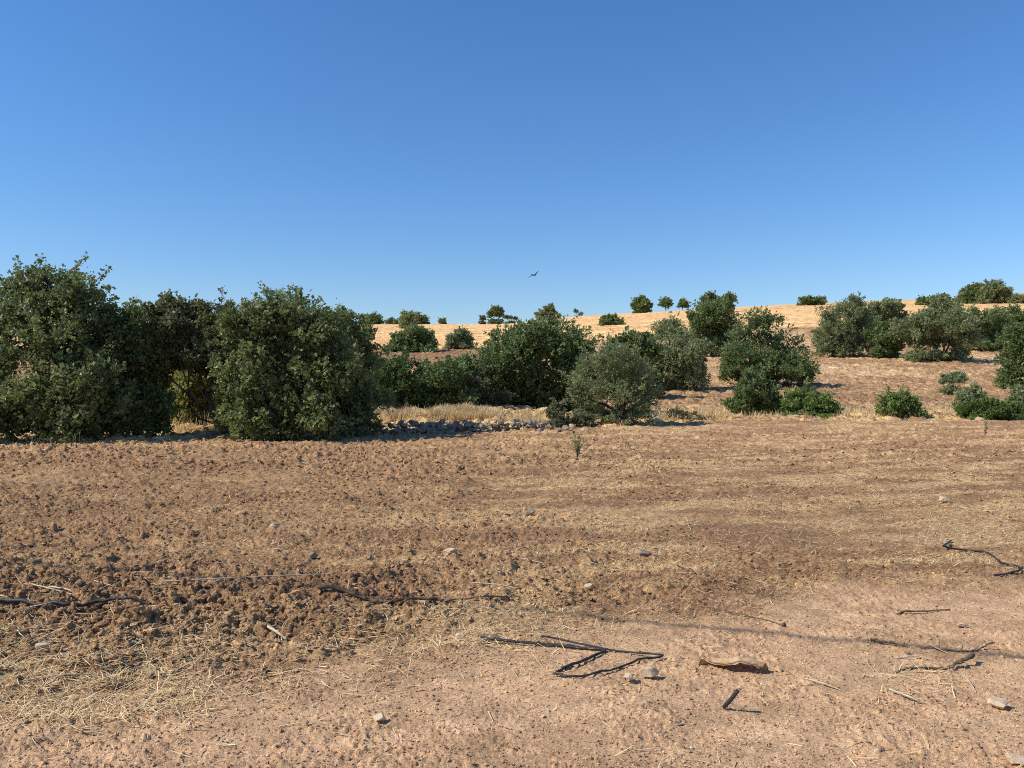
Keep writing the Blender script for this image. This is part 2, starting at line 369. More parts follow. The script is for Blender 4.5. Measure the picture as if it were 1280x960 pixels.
# ------------------------------------------------------------------ blades (straw, grass)
def strips(P, d, L, w, side, bend=None):
    """narrow bent blades: 3 rungs each"""
    n = len(P)
    mid = P + d * (L * .5)[:, None]; tip = P + d * L[:, None]
    if bend is not None: tip = tip + bend; mid = mid + bend * .3
    sd = side * (w * .5)[:, None]
    V = np.stack([P - sd, P + sd, mid - sd * .9, mid + sd * .9, tip - sd * .35, tip + sd * .35], 1).reshape(-1, 3)
    b = (np.arange(n) * 6)[:, None]
    Fc = np.concatenate([b + [0, 1, 3, 2], b + [2, 3, 5, 4]])
    return V, Fc
r = np.random.default_rng(21)
def straw_density(x, y):
    px = 640 + F * x / y; Y = 480 + F * EYE / y
    g = lambda cx, cy, sx, sy: np.exp(-((px - cx) / sx) ** 2 - ((Y - cy) / sy) ** 2)
    d = 4.5 * g(60, 862, 180, 40) + 1.5 * g(180, 895, 120, 18) + .7 * g(30, 790, 120, 30) + .9 * g(640, 815, 90, 40) + .35 * g(560, 800, 200, 40) + .5 * g(200, 800, 90, 35) + .6 * g(230, 880, 70, 30)
    d += .8 * g(1140, 865, 60, 25) + .35 * g(340, 850, 200, 30) + .5 * g(790, 850, 60, 18) + .12
    d += .5 * sstep(.50, .66, fbm(x * .8, (y - .16 * x + .9 * (fbm(x * .25, y * .25, 44, 2) - .5)) * 3.0, 207, 5)) * sstep(400, 760, px) * (1 - track_mask(x, y))
    d += .30 * sstep(800, 600, Y) * sstep(.45, .7, fbm(x * .6, y * .9, 301, 3)) + .2 * sstep(500, 900, px) * sstep(760, 640, Y)
    return d * (1 - .75 * track_mask(x, y) * (g(60, 860, 190, 45) + g(640, 815, 90, 40) + g(1140, 865, 60, 25) < .35))
x, y = sample_view(240000, 2.9, 32, r, 1.15)
cl = sstep(.35, .62, fbm(x * 3, y * 3, 302, 3))
keep = (r.uniform(0, 1.6, len(x)) < straw_density(x, y) * (.25 + cl)) & (y < edge(x))
x, y = x[keep], y[keep]; n = len(x)
a = r.uniform(0, 2 * np.pi, n); L = r.uniform(.02, .13, n) * (1 + .4 * sstep(8, 20, y)); w = r.uniform(.002, .0055, n) * (1 + 1.6 * sstep(7, 22, y))
d = np.stack([np.cos(a), np.sin(a), r.normal(.08, .22, n)], 1); d /= np.linalg.norm(d, axis=1)[:, None]
side = np.stack([-np.sin(a), np.cos(a), r.uniform(-.6, .6, n)], 1); side /= np.linalg.norm(side, axis=1)[:, None]
z = np.maximum(gz(x, y), gz(x + d[:, 0] * L, y + d[:, 1] * L) - d[:, 2] * L) + .004
V, Fc = strips(np.stack([x, y, z], 1), d, L, w, side, r.normal(0, .2, (n, 3)) * L[:, None] * [1, 1, .3])
o = mesh_obj('straw', V, Fc, M['straw'], attrs={'tint': np.repeat(r.uniform(.06, 1, n), 6)})
tag(o, 'pale dry straw scattered over the soil', 'straw', kind='stuff')

def grass_patch(name, label, blobs, n, h, w, seed, mat='grass', zoff=0.):
    """blobs: (px, D, half width px, half depth m, weight) standing dry grass"""
    r = np.random.default_rng(seed); X, Y = [], []
    wt = np.array([b[4] for b in blobs], float); wt /= wt.sum()
    for b, k in zip(blobs, wt):
        m = int(n * k); u = r.uniform(-1, 1, m) ; v = r.uniform(-1, 1, m)
        d = b[1] + v * b[3] ; X.append((b[0] + u * b[2] * (1 - .3 * np.abs(v)) - 640) * d / F); Y.append(d)
    x = np.concatenate(X); y = np.concatenate(Y)
    kp = r.uniform(0, 1, len(x)) < sstep(.36, .62, fbm(x * .9, y * .9, seed, 3)) * (.3 + .7 * sstep(.3, .6, fbm(x * 4, y * 4, seed + 9, 2))); x, y = x[kp], y[kp]; n = len(x)
    a = r.uniform(0, 2 * np.pi, n); L = h * r.uniform(.45, 1.15, n) * (.55 + .9 * fbm(x * .5, y * .5, seed + 3, 2))
    d = np.stack([np.cos(a) * .28, np.sin(a) * .28, np.ones(n)], 1); d /= np.linalg.norm(d, axis=1)[:, None]
    side = np.stack([-np.sin(a), np.cos(a), np.zeros(n)], 1)
    bend = np.stack([np.cos(a), np.sin(a), -.4 * np.ones(n)], 1) * (L * r.uniform(.05, .4, n))[:, None]
    V, Fc = strips(np.stack([x, y, gz(x, y) - .02 + zoff], 1), d, L, w * r.uniform(.6, 1.3, n), side, bend)
    o = mesh_obj(name, V, Fc, M[mat], attrs={'tint': np.repeat(r.uniform(.06, 1, n), 6)})
    return tag(o, label, 'grass', kind='stuff')
grass_patch('dry_grass', 'tall golden dry grass on the bank above the stone wall',
            [(600, 28.6, 55, 1.0, 5), (540, 29, 60, 1.5, 3), (650, 28.5, 40, 1.2, 2.6), (490, 29, 40, 2, 1.5)], 30000, .34, .015, 401)
grass_patch('dry_grass', 'tan dry grass in the gap under the left trees', [(240, 27, 45, 1.5, 1)], 2600, .6, .016, 402)
grass_patch('dry_grass', 'low dry grass between the brown field and the hillside at right',
            [(860, 36, 50, 2.5, 3), (1070, 37, 50, 2.5, 3), (1170, 38, 45, 2.5, 2), (950, 34.8, 120, .8, 1.5), (1130, 35, 130, 1.0, .9), (830, 34, 40, 1.5, 1.4), (740, 29.2, 50, .6, .6), (1250, 40, 50, 2, 1)], 11000, .28, .018, 403)
grass_patch('dry_grass', 'thin dry stubble tufts at the field edge below the tallest carob', [(40, 21.5, 80, .5, 2)], 900, .22, .012, 404)

# ------------------------------------------------------------------ tubes
def tube(path, rad, sides=6, cap=True):
    P = np.asarray(path, float); n = len(P); rad = np.broadcast_to(np.asarray(rad, float), (n,))
    T = np.gradient(P, axis=0); T /= np.linalg.norm(T, axis=1)[:, None] + 1e-9
    ref = np.array([0, 0, 1.]) if abs(T[0, 2]) < .9 else np.array([1., 0, 0])
    A = np.cross(T, ref); bad = np.linalg.norm(A, axis=1) < .05; A[bad] = [1, 0, 0]; A /= np.linalg.norm(A, axis=1)[:, None]
    B = np.cross(T, A); t = np.linspace(0, 2 * np.pi, sides, endpoint=False)
    V = P[:, None] + rad[:, None, None] * (np.cos(t)[None, :, None] * A[:, None] + np.sin(t)[None, :, None] * B[:, None])
    i = np.arange(n - 1)[:, None] * sides; j = np.arange(sides)[None]; k = (j + 1) % sides
    Fq = np.stack([i + j, i + k, i + sides + k, i + sides + j], -1).reshape(-1, 4)
    V = V.reshape(-1, 3)
    if cap:      # close the ends with fans written as quads of a centre vertex pair
        c0, c1 = len(V), len(V) + 1
        V = np.concatenate([V, P[:1], P[-1:]])
        jj = np.arange(0, sides, 2)
        Fq = np.concatenate([Fq, np.stack([np.full_like(jj, c0), (jj + 2) % sides, (jj + 1) % sides, jj], -1),
                             np.stack([np.full_like(jj, c1), jj, (jj + 1) % sides, (jj + 2) % sides], -1) + np.array([0, 1, 1, 1]) * (n - 1) * sides])
    return V, Fq
def join(parts):
    Vs, Fs, o = [], [], 0
    for V, Fc in parts: Vs.append(V); Fs.append(Fc + o); o += len(V)
    return np.concatenate(Vs), np.concatenate(Fs)
def spline(pts, n):
    P = np.asarray(pts, float); P = np.concatenate([[2 * P[0] - P[1]], P, [2 * P[-1] - P[-2]]])
    out = []
    m = len(P) - 3
    for k in range(n):
        u = k / (n - 1) * m; i = min(int(u), m - 1); t = u - i; a, b, c, d = P[i:i + 4]
        out.append(.5 * (2 * b + (c - a) * t + (2 * a - 5 * b + 4 * c - d) * t * t + (3 * b - a - 3 * c + d) * t ** 3))
    return np.array(out)

# ------------------------------------------------------------------ trees and shrubs
def leaves(P, O, size, r, droop=0., aspect=.42):
    n = len(P)
    d = r.normal(size=(n, 3)) * .75 + O * .75; d[:, 2] += .15 - droop; d /= np.linalg.norm(d, axis=1)[:, None] + 1e-9
    nn = np.cross(d, r.normal(size=(n, 3))); nn /= np.linalg.norm(nn, axis=1)[:, None] + 1e-9
    nn = np.where((nn[:, 2] < 0)[:, None], -nn, nn)
    s = np.cross(d, nn); L = (size * np.exp(r.normal(-.08, .32, n)))[:, None]; w = L * aspect
    V = np.stack([P, P + d * L * .45 + s * w + nn * L * .12, P + d * L, P + d * L * .45 - s * w + nn * L * .12], 1).reshape(-1, 3)
    return V, np.arange(n * 4).reshape(n, 4)
def plant(name, label, cat, D, lobes, leaf, mat, seed, cover=2.6, trunk=True, base=None, sprigs=0, group=None, dense=1.0, skirt=1.0,
          parts=('trunk', 'crown'), aspect=.42, depth=1.0, limb=.03, droop=0., clump=.40, height_fill=True, dry=.03, cap=36000):
    """lobes: (px, Y, rx, ry[, metres further]) measured on the photograph, turned into ellipsoids of leaves at distance D"""
    r = np.random.default_rng(seed)
    k = D / F
    E = []
    wpx = max(l[0] + l[2] for l in lobes) - min(l[0] - l[2] for l in lobes)
    for i, l in enumerate(lobes):
        dy = l[4] if len(l) > 4 else r.uniform(-.22, .22) * wpx * k * depth
        y = D + dy; kk = y / F
        E.append([(l[0] - 640) * kk, y, EYE - (l[1] - 480) * kk, l[2] * kk, (.5 * (l[2] + l[3]) * kk) * depth, l[3] * kk, l[5] if len(l) > 5 else 1.0])
    E = np.array(E)
    if skirt:           # foliage that hangs down to the ground all round
        x0_, x1_ = (E[:, 0] - E[:, 3]).min(), (E[:, 0] + E[:, 3]).max(); wd = x1_ - x0_; ht = max(.2, E[:, 2].max() - float(gz((x0_ + x1_) / 2, D)))
        m_ = 5 if wd > 2.2 else 3
        ex = []
        for t_ in np.linspace(.14, .86, m_):
            xx = x0_ + wd * (t_ if skirt >= 1 else .5 + (t_ - .5) * .8); yy = D + (r.uniform(-.5, -.1) if D < 26 else r.uniform(-.3, .15)) * min(wd, 3.0); hh = ht * r.uniform(.2, .3) * skirt
            ex.append([xx, yy, float(gz(xx, yy)) + hh * .85, wd / m_ * .75, wd / m_ * .8, hh, .9])
        E = np.concatenate([E, ex])
    cx = base if base is not None else (np.average(E[:, 0], weights=E[:, 3])) / k + 640
    bx = (cx - 640) * k; bz = float(gz(bx, D)) - .05
    root = empty(name, (bx, D, bz)); tag(root, label, cat, group)
    # clumps on the lobes
    Ps, Os, Ts = [], [], []; tips = []
    area = 4 * np.pi * (E[:, 3] * E[:, 5]); tot = (area * E[:, 6]).sum() * cover * dense / (leaf * leaf * aspect * .8)
    nlv = int(min(cap, tot)); wts = area * E[:, 6]; wts = wts / wts.sum()
    for e, wt in zip(E, wts):
        m = max(6, int(nlv * wt)); nc_ = max(8, int(24 * min(1.7, (m / 900) ** .5)))
        u = r.normal(size=(nc_, 3)); u /= np.linalg.norm(u, axis=1)[:, None]; u[:, 2] = np.where(u[:, 2] < -.75, -u[:, 2], u[:, 2])
        cr = np.array(e[3:6]); cc = e[:3] + u * cr * r.uniform(.35, 1.08, (nc_, 1)); rad = clump * r.uniform(.35, 1.05, nc_)
        ct = r.normal(0, .16, nc_)
        mc = max(2, m // 7); pk = r.integers(0, nc_, mc)
        v = r.normal(size=(mc, 3)); v /= np.linalg.norm(v, axis=1)[:, None]
        q_ = r.uniform(0, 1, mc) ** (1 / 2.2)
        p = cc[pk] + v * (q_ * rad[pk])[:, None] * cr
        o_ = v * .6 + u[pk] * .5 + [0, 0, .25]; ti = .5 + ct[pk] + r.normal(0, .17, mc)
        p = np.repeat(p, 7, 0) + np.repeat(o_, 7, 0) * (leaf * r.uniform(-.6, .9, (mc * 7, 1))) + r.normal(0, leaf * .38, (mc * 7, 3)); m = mc * 7
        Ps.append(p); Os.append(np.repeat(o_, 7, 0) + r.normal(0, .35, (m, 3))); Ts.append(np.clip(np.repeat(ti, 7) + r.normal(0, .10, m), .1, 1))
        # inner fill so the lobe is not hollow, tinted darker as crown shade
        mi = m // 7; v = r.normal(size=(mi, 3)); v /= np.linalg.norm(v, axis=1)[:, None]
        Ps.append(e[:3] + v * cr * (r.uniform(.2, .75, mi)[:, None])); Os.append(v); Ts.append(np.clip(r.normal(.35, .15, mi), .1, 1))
        for c_, u_ in zip(cc, u): tips.append((c_, u_, e))
    tw = []
    if sprigs:
        up = [t for t in tips if t[1][2] > -.1]
        for _ in range(sprigs):
            c_, u_, e = up[r.integers(len(up))]
            dr = u_ * [.8, .8, .6] + r.normal(0, .25, 3); dr[2] += .75; dr /= np.linalg.norm(dr)
            ln = min(r.uniform(.3, 1.0) * min(e[3], e[5]), r.uniform(4, 12) * leaf) if D < 40 else r.uniform(2, 4.5) * leaf; st = c_ + u_ * .15 * e[3:6]
            m = max(8, int(ln / leaf * 6)); t = r.uniform(.1, 1, m) ** .7
            Ps.append(st + dr * (ln * t)[:, None] + r.normal(0, leaf * .5, (m, 3)) * (.35 + t)[:, None]); Os.append(np.tile(dr * .6, (m, 1)) + r.normal(0, .5, (m, 3)))
            Ts.append(np.clip(r.normal(.6, .2, m), .1, 1)); tw.append(tube([e[:3], st, st + dr * ln * .5, st + dr * ln], [leaf * .12, leaf * .10, leaf * .07, leaf * .04], 4))
    P = np.concatenate(Ps); O = np.concatenate(Os); T = np.concatenate(Ts)
    T = np.where(r.uniform(0, 1, len(T)) < dry, .02, T)
    kp = P[:, 2] > macro(P[:, 0], P[:, 1]) + leaf * .4
    P, O, T = P[kp], O[kp], T[kp]
    O /= np.linalg.norm(O, axis=1)[:, None] + 1e-9
    V, Fc = leaves(P, O, leaf, r, droop, aspect)
    wood = []
    H = max(.3, E[:, 2].max() - bz)
    b = np.array([bx, D, bz]); fork = b + np.array([r.uniform(-.05, .05) * H, r.uniform(-.03, .03) * H, max(.12 * H, min(.3 * H, (E[:, 2] - E[:, 5]).min() - bz + .15 * H))])
    tr_ = H * limb
    if trunk:
        wood.append(tube(spline([b, (b + fork) / 2 + r.normal(0, .02 * H, 3) * [1, 1, 0], fork], 6), np.linspace(tr_ * 1.5, tr_ * 1.05, 6), 8))
        for e in E:
            mid = fork * .5 + e[:3] * .5 + r.normal(0, .06 * H, 3); wood.append(tube(spline([fork - [0, 0, .02 * H], mid, e[:3], e[:3] + [0, 0, e[5] * .5]], 9), np.linspace(tr_ * .8, tr_ * .14, 9), 6))
        for c_, u_, e in tips[::2]:
            wood.append(tube(spline([e[:3], e[:3] * .45 + c_ * .55 + r.normal(0, .1, 3) * e[5], c_ + u_ * .15 * e[3:6]], 5), np.linspace(tr_ * .22, tr_ * .05, 5), 4))
    else:
        wood.append(tube([b - [0, 0, .1], b + [0, 0, .06 * H], b + [0, 0, .1 * H]], [.14 * H, .13 * H, .03 * H], 8))
        for e in E:
            for q_ in range(3):
                s0 = b + np.array([r.uniform(-.06, .06) * H, r.uniform(-.06, .06) * H, 0]); en = e[:3] + r.normal(0, .35, 3) * e[3:6]
                wood.append(tube(spline([s0, s0 * .5 + en * .5 + r.normal(0, .05 * H, 3), en], 6), np.linspace(tr_ * .5, tr_ * .12, 6), 5))
    wood += tw
    WV, WF = join(wood)
    mesh_obj(parts[0], WV, WF, M['bark'], root, (bx, D, bz), True)
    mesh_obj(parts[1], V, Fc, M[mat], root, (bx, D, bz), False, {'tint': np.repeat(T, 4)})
    return root
SP = ('stem', 'foliage')
G1 = 'dark carob trees in a row behind the tilled field'
plant('carob_tree', 'tall open-topped carob at the left end, branches showing through its thin crown', 'tree', 22.7,
      [(62, 372, 48, 34, 0, .66), (22, 374, 44, 38, .3, .7), (100, 368, 34, 30, -.3, .6), (48, 360, 28, 26, .2, .55), (108, 388, 42, 32, .4, .9), (60, 400, 50, 26, .2, .9), (8, 435, 60, 55, 0, .9), (72, 448, 62, 50, -.6, .85), (128, 440, 46, 48, .3, .9), (40, 505, 62, 36, -.7, 1), (112, 508, 50, 34, -.5, 1), (-45, 415, 52, 58), (-40, 500, 52, 42), (-8, 522, 40, 24, -.7), (34, 530, 38, 18, -.9)],
      .092, 'carob', 1001, 2.3, sprigs=110, base=78, group=G1, cap=48000, dry=.06, limb=.026)
plant('carob_tree', 'dark dense carob tree between the tallest carob and the yellow bush gap', 'tree', 23.8,
      [(160, 415, 34, 32), (186, 448, 30, 40), (150, 478, 45, 50), (180, 510, 32, 38), (140, 430, 32, 34)], .092, 'carob', 1002, 2.4, sprigs=14, base=175, group=G1, cap=52000)
plant('carob_tree', 'carob tree with thin brownish tufts arching over the gap with the yellow bush', 'tree', 24.4,
      [(207, 396, 22, 26, 0, .8), (240, 398, 30, 22, 0, .8), (277, 408, 26, 26, 0, .8), (220, 428, 34, 28), (262, 440, 34, 28), (288, 475, 22, 44), (190, 455, 20, 40), (236, 448, 34, 22), (296, 515, 24, 36)],
      .092, 'carob_dry', 1003, 2.6, skirt=0, sprigs=34, base=284, limb=.012, group=G1, dry=.09, cap=52000)
plant('carob_tree', 'broad carob tree in the middle of the left row, foliage down to the soil', 'tree', 23.5,
      [(352, 402, 44, 32), (312, 420, 38, 40), (392, 420, 42, 36), (336, 470, 62, 55, -.8), (402, 470, 50, 55, -.6), (308, 508, 38, 36), (375, 520, 68, 30, -.9)],
      .092, 'carob', 1004, 2.5, skirt=.95, sprigs=30, base=350, group=G1, cap=48000)
plant('carob_tree', 'carob tree with dark shaded right side at the right end of the left row', 'tree', 24.9,
      [(432, 412, 32, 24), (450, 438, 26, 30), (450, 482, 32, 40), (430, 515, 40, 30), (412, 440, 32, 36)], .092, 'carob', 1005, 2.6, skirt=.9, sprigs=18, base=440, group=G1, cap=22000)
plant('olive_tree', 'grey-green treetop rising behind the broad carob in the left row', 'tree', 28.5,
      [(352, 378, 33, 17), (335, 396, 42, 26), (375, 395, 30, 24), (350, 440, 50, 40)], .10, 'olive', 1006, 2.2, sprigs=26, base=350, cap=12000, aspect=.25)
plant('bush', 'yellow-green bush seen through the gap between the left carobs', 'bush', 27.5, [(244, 474, 32, 24), (226, 492, 24, 20), (264, 490, 24, 20), (250, 455, 24, 18), (240, 506, 34, 14)], .10, 'yellow', 1007, 2.4, False, parts=SP)
plant('bush', 'dark green bushes filling the gap behind the golden grass, right of the left carobs', 'bush', 33.5,
      [(500, 468, 28, 24), (530, 480, 34, 22), (556, 472, 24, 22), (490, 492, 30, 18), (545, 494, 28, 14), (580, 466, 24, 22), (520, 500, 40, 12), (470, 480, 22, 30)], .095, 'lentisk', 1008, 2.5, False, parts=SP, sprigs=10)
plant('tree', 'large rounded dense tree at the centre of the hedge line, dark on its right side', 'tree', 37,
      [(690, 426, 46, 26), (655, 434, 46, 32), (622, 456, 44, 34), (704, 466, 38, 46), (655, 478, 48, 36), (612, 488, 36, 28), (690, 500, 40, 22), (722, 440, 22, 30), (640, 452, 40, 40), (672, 424, 44, 26), (660, 500, 60, 20)],
      .095, 'lentisk', 1009, 3.6, sprigs=14, base=670, cap=66000)
plant('bush', 'greyish twiggy bush at the foot of the large central tree, behind the golden grass', 'bush', 34.5, [(588, 486, 26, 20), (602, 499, 32, 13), (574, 492, 16, 16)], .09, 'scrub', 1010, 1.6, False, parts=SP, sprigs=24, dry=.08)
plant('olive_tree', 'olive tree with short dark trunk showing, right of the large central tree', 'tree', 30.2,
      [(768, 456, 42, 26), (742, 474, 28, 32), (798, 484, 27, 28), (762, 492, 42, 22), (726, 496, 17, 22), (808, 498, 17, 14)],
      .075, 'olive', 1011, 2.7, base=778, skirt=.66, sprigs=50, aspect=.28, limb=.045, cap=26000)
plant('bush', 'dark green bush crown peeping over the olive tree with the showing trunk', 'bush', 47, [(788, 432, 26, 14), (772, 440, 20, 14), (806, 440, 20, 16)], .13, 'lentisk', 1012, 2.4, False, parts=SP)
plant('olive_tree', 'wide grey-green tree with deep shade under it, left of the sunlit brown clearing', 'tree', 54,
      [(834, 414, 24, 19), (852, 438, 34, 26), (828, 460, 36, 24), (864, 464, 24, 20), (842, 474, 30, 14)], .115, 'olive', 1013, 3.0, base=848, sprigs=16, aspect=.34)
plant('tree', 'dark green round tree high on the slope just below the ridge pair of trees', 'tree', 86, [(890, 394, 27, 20), (875, 410, 18, 18), (906, 410, 17, 16), (888, 418, 24, 12)], .16, 'lentisk', 1014, 3.0, sprigs=8)
plant('tree', 'large two-tiered dark green tree casting its shadow right onto the clearing', 'tree', 58,
      [(952, 404, 24, 18), (930, 430, 28, 24), (972, 436, 34, 26), (958, 458, 48, 22), (1000, 460, 22, 20), (922, 452, 20, 22), (985, 468, 34, 12)], .12, 'lentisk', 1015, 3.5, sprigs=20, base=960)
plant('bush', 'dull green bush with brown twigs in front of the two-tiered tree', 'bush', 36, [(940, 488, 25, 22), (930, 508, 19, 14), (956, 504, 16, 18)], .085, 'lentisk', 1016, 2.4, False, parts=SP, sprigs=16, dry=.06)
plant('bush', 'bright green low bush at the field edge below the two-tiered tree', 'bush', 35, [(1006, 503, 32, 15), (984, 511, 18, 10), (1028, 510, 17, 11)], .09, 'bright', 1017, 2.2, False, parts=SP, sprigs=30)
plant('olive_tree', 'silvery olive tree with shade beneath it, leftmost of the right-hand grove', 'tree', 82,
      [(1066, 388, 26, 17), (1040, 408, 24, 20), (1046, 424, 28, 13), (1076, 408, 22, 20)], .145, 'olive', 1018, 2.6, base=1045, sprigs=16, aspect=.34)
plant('olive_tree', 'dusky tree between the silvery olive and the trimmed olives of the right-hand grove', 'tree', 100, [(1108, 390, 22, 12), (1096, 404, 22, 14), (1120, 404, 16, 14)], .22, 'olive', 1019, 2.6, aspect=.34)
plant('bush', 'dark green bush under the grove, between the silvery olive and the twin-trunked olive', 'bush', 80, [(1104, 420, 19, 16), (1112, 428, 16, 12)], .18, 'lentisk', 1020, 2.6, False, parts=SP)
plant('olive_tree', 'broad pale olive with twin pale trunks in the middle of the right-hand grove', 'tree', 77,
      [(1148, 408, 28, 20), (1186, 408, 28, 22), (1164, 424, 40, 15), (1204, 420, 19, 18)], .145, 'olive', 1021, 2.6, skirt=.6, base=1178, sprigs=12, aspect=.36, limb=.04)
plant('olive_tree', 'small dark treetop showing above the broad pale olive', 'tree', 100, [(1178, 384, 18, 12), (1168, 396, 18, 12), (1190, 394, 14, 12)], .22, 'olive', 1022, 2.6, aspect=.36)
plant('tree', 'dark green tree at the right of the grove, just left of the frame-edge tree', 'tree', 88, [(1225, 402, 28, 16), (1252, 408, 26, 20), (1232, 424, 32, 14), (1275, 402, 24, 18)], .15, 'lentisk', 1023, 2.6, sprigs=12)
plant('tree', 'big dark green tree cut by the right edge of the photo', 'tree', 56, [(1272, 428, 22, 26), (1288, 456, 38, 30), (1266, 462, 18, 18), (1312, 430, 34, 34)], .12, 'lentisk', 1024, 2.7, sprigs=14, base=1290)
plant('bush', 'small green bush alone on the brown slope below the right-hand grove', 'bush', 50, [(1192, 472, 13, 6), (1185, 475, 9, 5), (1200, 475, 8, 5)], .08, 'olive', 1025, 2.2, False, parts=SP, sprigs=14, skirt=.8)
plant('bush', 'light green low bush at the field edge, alone right of centre', 'bush', 35, [(1126, 506, 23, 14), (1112, 512, 14, 9), (1140, 510, 13, 9)], .085, 'bright', 1026, 1.9, False, parts=SP, sprigs=26, dry=.08)
plant('bush', 'dense deep green mound-shaped bush at the right end of the field edge', 'bush', 34, [(1238, 512, 30, 11), (1212, 516, 15, 9), (1264, 516, 20, 10)], .075, 'mound', 1027, 3.4, False, parts=SP)
plant('bush', 'wispy grey-green bush poking up behind the mound-shaped bush', 'bush', 36, [(1213, 497, 14, 14), (1206, 508, 12, 12), (1275, 500, 16, 16)], .10, 'olive', 1028, 1.5, False, parts=SP, sprigs=14)
plant('bush', 'small grey-green scrub at the end of the stone wall', 'bush', 27.2, [(694, 520, 11, 13), (702, 530, 10, 9)], .07, 'scrub', 1029, 1.6, False, parts=SP, sprigs=20)
plant('bush', 'tiny grey scrub tuft between the loose rocks and the olive trunk', 'bush', 27.6, [(726, 527, 13, 9), (736, 531, 8, 6)], .07, 'scrub', 1030, 1.4, False, parts=SP, sprigs=14, dry=.2)
plant('bush', 'low dark weed clump in the dry grass right of the olive trunk', 'bush', 33, [(846, 519, 14, 5), (868, 521, 10, 4)], .07, 'scrub', 1031, 1.4, False, parts=SP, sprigs=6)
# further up the slope
plant('tree', 'dark round tree on the slope beside the reddish field, left of the lone ball-shaped tree', 'tree', 93, [(518, 424, 25, 16), (500, 430, 16, 12), (535, 428, 10, 11)], .23, 'lentisk', 1040, 2.6)
plant('tree', 'lone ball-shaped tree at the lower edge of the wheat field', 'tree', 98, [(573, 423, 14, 11), (566, 428, 9, 8), (582, 428, 9, 8)], .22, 'olive', 1041, 2.6, aspect=.36)
plant('tree', 'small pale tree just above the dark round tree beside the reddish field', 'tree', 190, [(508, 400, 9, 8), (514, 398, 7, 6)], .4, 'olive', 1042, 2.4, aspect=.36)
plant('tree', 'ridge tree behind the small pale tree at the left end of the wheat field', 'tree', 300, [(520, 398, 13, 6), (528, 400, 7, 5), (508, 402, 8, 5)], .5, 'lentisk', 1043, 2.4)
plant('tree', 'low ridge tree half hidden by the right end of the left carob row', 'tree', 300, [(466, 400, 11, 7), (458, 402, 8, 6)], .5, 'lentisk', 1044, 2.4)
plant('bush', 'flat dark bush on the ridge left of the small pale tree', 'bush', 310, [(492, 403, 9, 4)], .5, 'lentisk', 1045, 2.4, False, parts=SP)
plant('bush', 'tiny dark bush on the ridge above the lone ball-shaped tree, left one', 'bush', 305, [(554, 402, 5, 3)], .45, 'lentisk', 1046, 2.4, False, parts=SP)
plant('tree', 'umbrella-shaped tree on the ridge above the wheat, left of the large central tree', 'tree', 290, [(620, 390, 9, 6), (615, 393, 6, 4), (626, 393, 5, 4)], .45, 'lentisk', 1047, 2.6, base=620, skirt=.6)
plant('bush', 'tiny ridge bush just left of the umbrella-shaped tree', 'bush', 292, [(603, 398, 4, 3)], .42, 'scrub', 1048, 2.4, False, parts=SP)
plant('bush', 'low ridge bushes trailing right from the umbrella-shaped tree', 'bush', 295, [(634, 397, 5, 2), (643, 398, 4, 1.8)], .36, 'scrub', 1049, 2.4, False, parts=SP, skirt=.5)
plant('tree', 'pointed ridge tree above the crown of the large central tree', 'tree', 280, [(686, 390, 10, 6), (688, 385, 5, 4), (678, 394, 9, 3.5), (697, 395, 5, 2.5)], .42, 'olive', 1050, 2.4, aspect=.4, skirt=.6)
plant('tree', 'bare scraggly sapling on the ridge right of the pointed tree', 'tree', 270, [(720, 390, 4, 2.5), (726, 393, 3, 2)], .35, 'scrub', 1051, 1.2, limb=.02, skirt=0)
plant('tree', 'largest and leftmost of the three trees on the wheat ridge', 'tree', 285, [(802, 380, 11, 8), (797, 384, 7, 5), (809, 383, 6, 6)], .45, 'lentisk', 1052, 2.6, skirt=.7)
plant('tree', 'middle of the three trees on the wheat ridge, with a visible stem', 'tree', 285, [(831, 379, 7, 6), (833, 381, 5, 5)], .42, 'lentisk', 1053, 2.6, skirt=0)
plant('tree', 'rightmost and smallest of the three trees on the wheat ridge', 'tree', 285, [(854, 380, 6.5, 5.5), (852, 382, 4, 4)], .42, 'lentisk', 1054, 2.6, skirt=0)
plant('bush', 'round dark bush alone in the middle of the wheat field', 'bush', 165, [(763, 402, 11, 8), (756, 404, 7, 6), (772, 405, 6, 6)], .32, 'lentisk', 1055, 2.6, False, parts=SP)
plant('tree', 'left of two ridge trees above the dark green round slope tree', 'tree', 240, [(890, 373, 10, 6), (880, 377, 7, 5)], .4, 'lentisk', 1056, 2.5, sprigs=6)
plant('tree', 'right of two ridge trees above the dark green round slope tree', 'tree', 240, [(910, 374, 9, 6), (906, 379, 8, 5)], .4, 'lentisk', 1057, 2.5)
plant('bush', 'low dark bush row on the ridge left of the silvery olive', 'bush', 295, [(1008, 376, 10, 4.5), (1024, 376, 9, 4), (1016, 377, 8, 3.5)], .45, 'lentisk', 1058, 2.5, False, parts=SP)
plant('bush', 'small ridge bushes between the grove and the far tree clump', 'bush', 250, [(1155, 376, 9, 4), (1180, 374, 10, 5), (1168, 376, 7, 4)], .4, 'lentisk', 1059, 2.5, False, parts=SP)
plant('tree', 'left tree of the far clump on the skyline at right', 'tree', 262, [(1214, 368, 15, 9), (1224, 364, 10, 8)], .42, 'lentisk', 1060, 2.6)
plant('tree', 'tallest tree of the far clump on the skyline at right', 'tree', 258, [(1243, 363, 15, 10), (1254, 368, 11, 8), (1234, 368, 10, 8)], .42, 'olive', 1061, 2.6, aspect=.4)
plant('bush', 'low bushes in front of the white house on the skyline', 'bush', 255, [(1268, 374, 9, 4), (1284, 374, 12, 4)], .42, 'olive', 1062, 2.4, False, parts=SP, aspect=.4)
